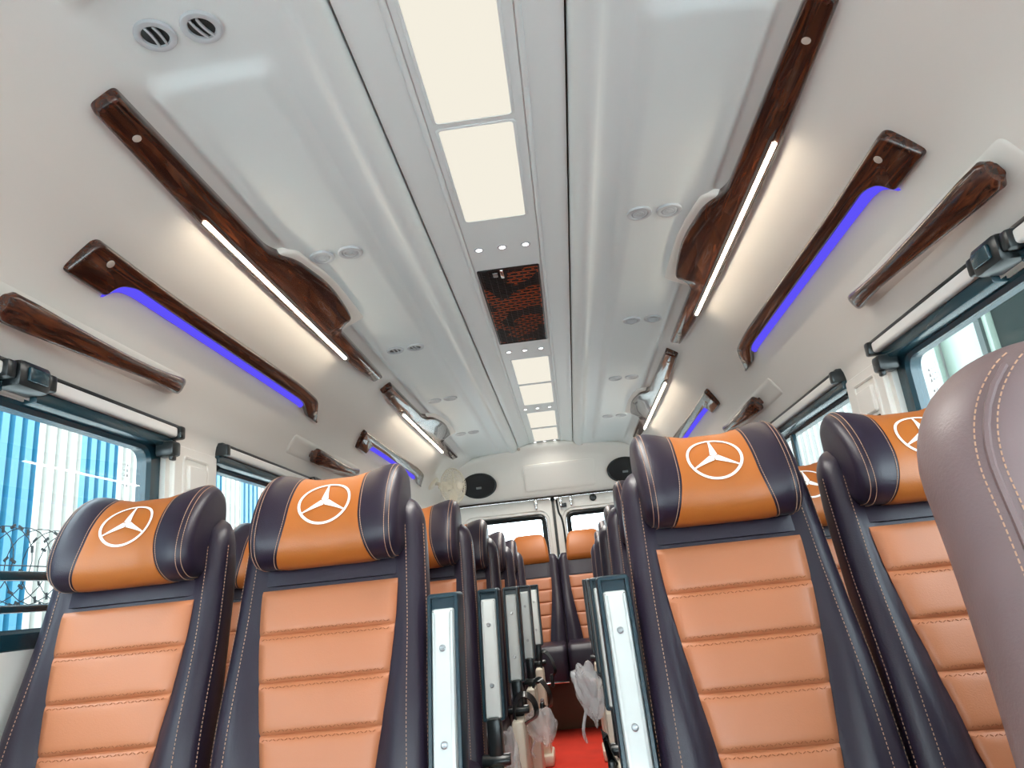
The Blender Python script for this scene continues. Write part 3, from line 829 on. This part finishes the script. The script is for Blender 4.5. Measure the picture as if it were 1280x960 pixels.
def cushion_mesh(orange=False):
    b = MB(); y0, y1 = -.565, -.115; loops = []
    for (ins, z) in ((.03, .372), (.006, .38), (0, .40), (0, .44), (.008, .463), (.03, .474)):
        loops.append([(u, v, z) for u, v in rrect(-.183+ins, .183-ins, y0+ins, y1-ins*.3, .06-ins*.5, 6)])
    return b.loft(loops)

def make_seat(arm, logo=True):
    """arm: -1 / 1 puts the folded-up armrest on that side, 0 none; built at the origin"""
    t = empty('passenger_seat', 'passenger seat', 'seat')
    shell_mesh().build('backrest', 'brown', t, sharp=60)
    i_ = insert_mesh().build('centre_panel', 'tan', t, sharp=75); i_['label'] = 'tan orange quilted centre panel'
    for z in SEAMS[1:6]: insert_stitch(z).build('panel_stitching', 'tthread', i_, smooth=False)
    yoke_mesh().build('yoke', 'brown', t)
    for sg in (-1, 1):
        for off in (RC+.001, .010): edge_stitch(sg, off).build('edge_stitching', 'thread', t, smooth=False)
    h = head_mesh().build('headrest', 'brown', t, sharp=60)
    p = head_panel().build('orange_cover', 'orange', h, sharp=60)
    for sg in (-1, 1):
        for fn in (lambda k: pw(k)+.0045, lambda k: .119, lambda k: .127): head_stitch(sg, fn).build('stitching', 'thread', h, smooth=False)
    if logo:
        e = emblem_mesh().build('emblem', 'emblem', h, sharp=60); e['label'] = 'white embroidered three-pointed star in a ring'
    c = cushion_mesh().build('cushion', 'brown', t, sharp=60)
    MB().plaque(rrect(-.115, .115, -.50, -.13, .02), Frame((0, 0, .472), (1, 0, 0), (0, 1, 0), (0, 0, 1)), [(0, -.005), (0, .004), (.006, .008), (.02, .010)]).build('cushion_panel', 'brown', c)
    b = MB(); b.box((0, -.33, .345), (.34, .40, .055), .008); b.build('seat_base', 'black', t)
    for s_ in (-1, 1):
        b = MB(); b.box((s_*.14, -.33, .170), (.045, .30, .32), .008); b.box((s_*.14, -.33, .0205), (.07, .38, .02), .005); b.build('leg', 'cream_metal', t)
    if arm:
        x = arm*.213; R2 = lambda u, v, h: Vector(SH((x+u, -.030-h+0, v)))
        frm = Frame((x, -.030+SL*(.50-.89), .50), (1, 0, 0), (0, SL, 1), (0, -1, SL*.0))
        a = MB().plaque(rrect(-.028, .028, .045, .353, .008), frm, [(0, -.055), (0, -.004), (.002, 0), (.007, 0), (.0085, -.008)]).build('armrest', 'armrest', t)
        a['label'] = 'folded-up armrest with dark shell'
        MB().plaque(rrect(-.0200, .0200, .050, .327, .006), frm, [(0, -.02), (0, -.003), (.003, .004), (.008, .006)]).build('armrest_channel', 'white_metal', a)
        for v in (.265, .125):
            MB().lathe([(.0056, .003), (.0056, .0072), (.004, .008), (0, .007)], Frame(frm(0, v), frm.u, frm.v, frm.n), 18).build('screw', 'screw', a)
        b = MB(); b.box(frm(0, .0, -.018), (.034, .045, .11), .006); b.lathe([(.011, -.034), (.013, -.03), (.013, .03), (.011, .034)], Frame(frm(0, -.035, -.012), frm.v, frm.n, frm.u), 18); b.build('hinge', 'black', a)
        b = MB(); b.box((x, -.17, .245), (.040, .13, .40), .010); b.box((x, -.17, .034), (.06, .20, .05), .010); b.build('side_bracket', 'cream_metal', t)
        MB().lathe([(.010, -.004), (.010, .006), (.006, .009), (0, .009)], Frame((x, -.235, .30), (1, 0, 0), (0, 0, 1), (0, -1, 0)), 16).build('bolt', 'screw', t)
    return t

ROWS = [1.30, 1.95, 2.62, 3.30, 3.98]
ordn = ['first', 'second', 'third', 'fourth', 'fifth']
protos = {}
def place(kind, x, y, label):
    if kind not in protos: o = protos[kind] = make_seat(kind)
    else: o = copy_tree(protos[kind])
    o.location = (x, y, 0); o['label'] = label; o['group'] = 'brown and orange passenger seats'; o['category'] = 'seat'
    return o
for i, y in enumerate(ROWS):
    r = ordn[i]
    place(1, -.352, y, 'brown and orange aisle seat with folded armrest, left block, %s row from camera' % r)
    place(0, -.738, y, 'brown and orange window seat, left block, %s row from camera' % r)
    place(-1, .372, y, 'brown and orange aisle seat with folded armrest, right block, %s row from camera' % r)
    place(0, .745, y, 'brown and orange window seat, right block, %s row from camera' % r)

# ------------------------------------------------------------------ rear bench seats
def rear_seat():
    t = empty('coach_seat', 'rear seat', 'seat')
    shell_mesh(True).build('backrest', 'brown', t, sharp=60)
    i_ = insert_mesh().build('centre_panel', 'tan', t, sharp=75); i_['label'] = 'orange quilted centre panel'
    yoke_mesh().build('yoke', 'brown', t)
    loops = []
    for z, w, d in ((.985, .118, .0), (.99, .128, -.01), (1.03, .126, -.028), (1.09, .122, -.032), (1.14, .112, -.022), (1.165, .10, -.005), (1.178, .086, .012), (1.182, .07, .025)):
        dep = .085 if z < 1.15 else .085-(1.182-1.15)*0-(z-1.15)*1.2
        loops.append([SH((u, v, z)) for u, v in rrect(-w, w, d, d+dep, .022, 5)])
    h = MB().loft(loops).build('headrest', 'orange', t, sharp=60)
    b = MB(); y0, y1 = -.46, -.115; L = []
    for (ins, z) in ((.03, .292), (.008, .298), (0, .32), (0, .455), (.012, .488), (.04, .500)):
        L.append([(u, v, z) for u, v in rrect(-.184+ins*.4, .184-ins*.4, y0+ins, y1, .03-ins*.3, 5)])
    b.loft(L); c = b.build('cushion', 'brown', t, sharp=60)
    MB().box((0, y0+.004, .300), (.36, .012, .010), .003).build('piping', 'chrome', c)
    return t
pr = rear_seat()
for i, (x, lab) in enumerate(((-.558, 'rear bench seat at the left window with an all orange headrest'), (-.186, 'rear bench seat left of the aisle with an all orange headrest'), (.186, 'rear bench seat right of the aisle with an all orange headrest'), (.558, 'rear bench seat at the right window with an all orange headrest'))):
    o = pr if i == 0 else copy_tree(pr)
    o.location = (x, 4.78, 0); o['label'] = lab; o['group'] = 'rear bench seats'
t = empty('plinth', 'brown boxed base under the rear bench seats at the end of the red carpet', 'bench base', (0, 4.7, 0))
MB().box((0, 4.66, .145), (1.80, .16, .29), .006).build('front_board', 'bench', t)
MB().box((0, 4.85, .28), (1.80, .30, .02), .004).build('top_board', 'bench', t)

# ------------------------------------------------------------------ near seat cut by the right edge
t = empty('front_seat', 'worn mauve brown seat back with double peach stitching, cut by the right edge', 'seat', (.667, .72, 0))
def fs_loop(z):
    hw = .205+.02*(1-sm(.5, .9, z)); zt = 1.075; rt = .15
    if z > zt-rt: hw -= rt-math.sqrt(max(0, rt*rt-(z-zt+rt)**2))*1.0
    r = .062; d = 0
    if z > zt-.05: d = .05-math.sqrt(max(0, .05**2-(z-zt+.05)**2))
    yf, yb = d, .135-d; r = min(r, (yb-yf)*.49, hw*.9)
    L = []
    for i in range(9): L.append((-(hw-r)+2*(hw-r)*i/8, yf, z))
    L += [(hw-r+r*math.sin(PI/2*k/8), yf+r*(1-math.cos(PI/2*k/8)), z) for k in range(1, 9)]
    L += [(hw-r+r*math.cos(PI/2*k/8), yb-r+r*math.sin(PI/2*k/8), z) for k in range(1, 9)]
    for i in range(1, 8): L.append(((hw-r)*(1-2*i/8), yb, z))
    n = len(L)
    L += [(-(hw-r)-r*math.sin(PI/2*k/8), yb-r+r*math.cos(PI/2*k/8), z) for k in range(0, 9)]
    L += [(-(hw-r)-r*math.cos(PI/2*k/8), yf+r-r*math.sin(PI/2*k/8), z) for k in range(1, 8)]
    return L
TS = lambda p: (p[0]+.667, p[1]+.66+.22*(p[2]-.9), p[2]-.028)
zs = [.36+.03*i for i in range(18)]+[.91, .93, .95, .97, .985, 1.0, 1.015, 1.03, 1.042, 1.052, 1.06, 1.066, 1.071, 1.0738, 1.0748]
MB().loft([[TS(p) for p in fs_loop(z)] for z in zs]).build('backrest', 'mauve', t, sharp=60)
b = MB()
def fpt(z, off):
    L = fs_loop(z); # left front corner arc is the tail of the loop
    xs_ = [p for p in L]
    hw = -min(p[0] for p in L); d = min(p[1] for p in L)
    x = -hw+off; best = min((p for p in L if p[1] < .07 and p[0] < 0), key=lambda p: abs(p[0]-x))
    # interpolate on the corner
    cand = sorted([p for p in L if p[1] <= d+.064 and p[0] <= .02], key=lambda p: p[0])
    for a, c in zip(cand, cand[1:]):
        if a[0] <= x <= c[0] and c[0] > a[0]:
            k = (x-a[0])/(c[0]-a[0]); return Vector((x, a[1]+(c[1]-a[1])*k-.001, z))
    return Vector(best)
for off in (.021, .037):
    z = .45
    while z < 1.055:
        dash(b, TS(fpt(z, off)), TS(fpt(z+.0042, off)), (-.6, -1, .2), .0014, .001); z += .0064
b.build('edge_stitching', 'thread', t, smooth=False)
b = MB(); b.tube([TS(fpt(.42+.02*i, .029)) for i in range(32)], .0035, 6); b.build('piping', 'mauve', t)
b = MB(); L = []
for (ins, z) in ((.03, .34), (.006, .35), (0, .38), (0, .43), (.01, .458), (.035, .47)):
    L.append([(u+.667, v, z) for u, v in rrect(-.2+ins, .2-ins, .13+ins, .56, .05-ins*.5, 6)])
b.loft(L).build('cushion', 'mauve', t, sharp=60)
MB().box((.667, .36, .32), (.34, .34, .05), .008).build('seat_base', 'black', t)
for s_ in (-1, 1): MB().box((.667+s_*.14, .36, .15), (.045, .28, .30), .008).build('leg', 'cream_metal', t)

# ------------------------------------------------------------------ seat belts and plastic film in the aisle
def belt(pts, lab, w=.036):
    t = empty('seat_belt', lab, 'seat belt', tuple(pts[0]), 'black seat belts')
    p = catmull(pts, 8); loops = []
    for i, q in enumerate(p):
        a = p[max(0, i-1)]; c = p[min(len(p)-1, i+1)]; tg = (c-a).normalized(); s_ = tg.cross(Vector((.25, 1, .2))).normalized()
        s_ = s_*.3+Vector((0, 1, 0))*.95; s_ = (s_-tg*s_.dot(tg)).normalized(); n = tg.cross(s_).normalized()*.0014; s_ = s_*w/2
        loops.append([q-s_-n, q+s_-n, q+s_+n, q-s_+n])
    MB().loft(loops).build('webbing', 'black', t)
    e = Vector(pts[-1])
    MB().box(e+Vector((0, 0, -.02)), (.018, .045, .06), .006).build('buckle', 'black', t)
belt([(-.135, 2.44, .36), (-.150, 2.43, .47), (-.118, 2.40, .52), (-.085, 2.41, .50), (-.080, 2.42, .455), (-.115, 2.44, .43), (-.135, 2.45, .415)], 'black seat belt looped over the armrest hinge, left block, third row')
belt([(-.135, 3.10, .38), (-.125, 3.09, .46), (-.092, 3.06, .475), (-.062, 3.06, .42), (-.070, 3.08, .375), (-.10, 3.10, .38)], 'black seat belt looped over the armrest hinge, left block, fourth row')
belt([(-.130, 3.80, .44), (-.115, 3.78, .52), (-.08, 3.76, .50), (-.06, 3.77, .43), (-.08, 3.80, .40)], 'black seat belt looped over the armrest hinge, left block, fifth row')
belt([(.145, 1.80, .42), (.125, 1.79, .47), (.120, 1.78, .50), (.128, 1.79, .44)], 'black seat belt end by the armrest hinge, right block, second row')

def crumple(c, d, seed, lab):
    t = empty('plastic_film', lab, 'plastic film', c, 'crumpled plastic film')
    bm = bmesh.new(); bmesh.ops.create_icosphere(bm, subdivisions=4, radius=1)
    rnd = random.Random(seed); dirs = [(Vector((rnd.gauss(0, 1), rnd.gauss(0, 1), rnd.gauss(0, 1))).normalized(), rnd.uniform(2.5, 7), rnd.uniform(0, 6)) for _ in range(14)]
    vs = []
    for v in bm.verts:
        n = v.co.normalized(); s_ = 1+sum(abs(math.sin(n.dot(q)*fq+ph))*.09-.05 for q, fq, ph in dirs)
        p = Vector((n.x*d[0]*s_, n.y*d[1]*s_, n.z*d[2]*s_)); p.x *= 1+.35*n.z; p.x += -.25*d[0]*n.z; vs.append(p+Vector(c))
    bm.verts.index_update(); fs = [[v.index for v in f_.verts] for f_ in bm.faces]; bm.free()
    MB().add(vs, fs).build('sheet', 'film', t, sharp=14)
    MB().tube(catmull([(c[0]-d[0]*.4, c[1], c[2]-d[2]*.5), (c[0]-d[0]*.9, c[1]-.01, c[2]-d[2]*1.3), (c[0]-d[0]*.7, c[1], c[2]-d[2]*1.8)], 5), [.004]*10+[.002], 5).build('tail', 'film', t)
crumple((.098, 1.86, .585), (.030, .035, .062), 3, 'crumpled clear plastic film hanging at the right side of the aisle')
crumple((-.070, 2.50, .405), (.045, .05, .05), 8, 'crumpled clear plastic film on the left side of the aisle above the carpet')
crumple((-.125, 1.98, .40), (.022, .035, .09), 12, 'strip of clear plastic film hanging by the armrest hinge, left block, second row')

# ------------------------------------------------------------------ outside
b = MB(); b.box((0, 4, -.55), (40, 40, .04)); g = struct(b.build('ground', 'ground', smooth=False))
# left: ribbed sheet fence, white and blue sheets in turn
t = empty('sheet_fence', 'tall fence of white and blue ribbed metal sheets outside the left windows', 'fence', (-4, 5, -.53))
k = 0; y = -2.9
def ribs(b, y0, y1, x, z0, z1, pitch=.125):
    n = int(round((y1-y0)/pitch)); pts = []
    for i in range(n):
        s_ = y0+pitch*i
        pts += [(x, s_), (x, s_+pitch*.56), (x-.05, s_+pitch*.64), (x-.05, s_+pitch*.92)]
    pts.append((x, y1))
    b.loft([[(px, py, z) for px, py in pts] for z in (z0, z1)], False, False, False)
    b.loft([[(px-.004, py, z) for px, py in pts] for z in (z0, z1)], False, False, False)
while y < 16:
    b = MB(); ribs(b, y, y+.5, -4.0, -.53, 4.2); b.build('sheet', 'blue_sheet' if k % 2 else 'white_sheet', t, smooth=False); y += .5; k += 1
b = MB(); 
for z in (.3, 1.9, 3.6): b.box((-4.09, 6.5, z), (.05, 19, .06))
b.build('rail', 'wire', t)
t = empty('razor_wire', 'coil of razor wire on strands outside the near left window', 'razor wire', (-2.35, 3, 1.1))
b = MB(); pts = [(-2.35+.17*math.cos(a), 1.2+a*.0165, 1.16+.17*math.sin(a)) for a in [2*PI*i/20 for i in range(20*26)]]; b.tube(pts, .0022, 5)
for i in range(0, 520, 3):
    p = Vector(pts[i]); b.box(p, (.004, .03, .012), 0, Matrix.Rotation(i*.7, 4, 'X'))
b.build('coil', 'wire', t)
b = MB()
for z in (.99, 1.16, .80): b.tube([(-2.35, 0.5+.5*i, z+.004*(i % 2)) for i in range(11)], .003, 5)
b.build('strand', 'wire', t)
for yy in (.6, 4.6):
    MB().box((-2.35, yy, .40), (.05, .05, 1.86), .004).build('post', 'wire', t)

# right: white shed with a pale green door and a dark opening
t = empty('shed', 'white shed with a pale green door and dark opening outside the right windows', 'shed', (4, 7, -.53))
b = MB(); ribs(b, 7.75, 16.0, 4.02, -.53, 4.2, .25); b.build('wall', 'bright_wall', t, smooth=False)
MB().box((4.04, 7.38, 1.8), (.14, .62, 4.7), .01).build('post', 'bright_wall', t)
MB().box((4.0, 7.05, 1.8), (.06, .03, 4.7), .004).box((3.98, 7.0, 1.8), (.05, .02, 4.7), .004).build('frame', 'pale_green', t)
MB().box((4.06, 6.6, 1.8), (.06, .80, 4.7), .006).box((4.02, 6.6, 1.95), (.03, .80, .02), .003).build('leaf', 'pale_green', t)
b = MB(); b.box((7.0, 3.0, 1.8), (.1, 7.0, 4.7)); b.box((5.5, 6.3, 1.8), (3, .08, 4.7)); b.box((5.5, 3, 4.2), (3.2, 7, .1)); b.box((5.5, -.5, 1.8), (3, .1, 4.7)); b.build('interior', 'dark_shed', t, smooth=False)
b = MB(); rnd = random.Random(4)
for _ in range(46):
    p = Vector((5.0+rnd.uniform(0, 1.5), rnd.uniform(3.5, 6.0), rnd.uniform(1.2, 3.6))); q = p+Vector((rnd.uniform(-.2, .2), rnd.uniform(-.7, .7), rnd.uniform(-.2, .35)))
    b.tube([p, (p+q)/2+Vector((0, 0, .05)), q], .012, 5)
b.build('scrap_rods', 'screw', t)

# behind: pale building seen through the rear windows
t = empty('rear_building', 'pale blank wall outside the rear door windows', 'building', (0, 12, -.53))
MB().box((0, 12.2, .2), (6.6, .3, 1.5), .02).build('wall', 'bright_wall', t)
MB().box((0, 12.1, .98), (6.8, .5, .10), .02).build('coping', 'ground', t)

# ------------------------------------------------------------------ light
w = bpy.data.worlds.new('world'); bpy.context.scene.world = w; w.use_nodes = True
nt = w.node_tree; bg = nt.nodes['Background']; bg.inputs['Color'].default_value = (.86, .95, 1, 1); bg.inputs['Strength'].default_value = 6.5

sc = bpy.context.scene
sc.view_settings.view_transform = 'Standard'; sc.view_settings.look = 'None'; sc.view_settings.gamma = 1; sc.view_settings.exposure = .62
sc.view_settings.use_curve_mapping = False
sc.cycles.max_bounces = 10; sc.cycles.diffuse_bounces = 6; sc.cycles.glossy_bounces = 4; sc.cycles.transparent_max_bounces = 12
sc.cycles.sample_clamp_indirect = 8
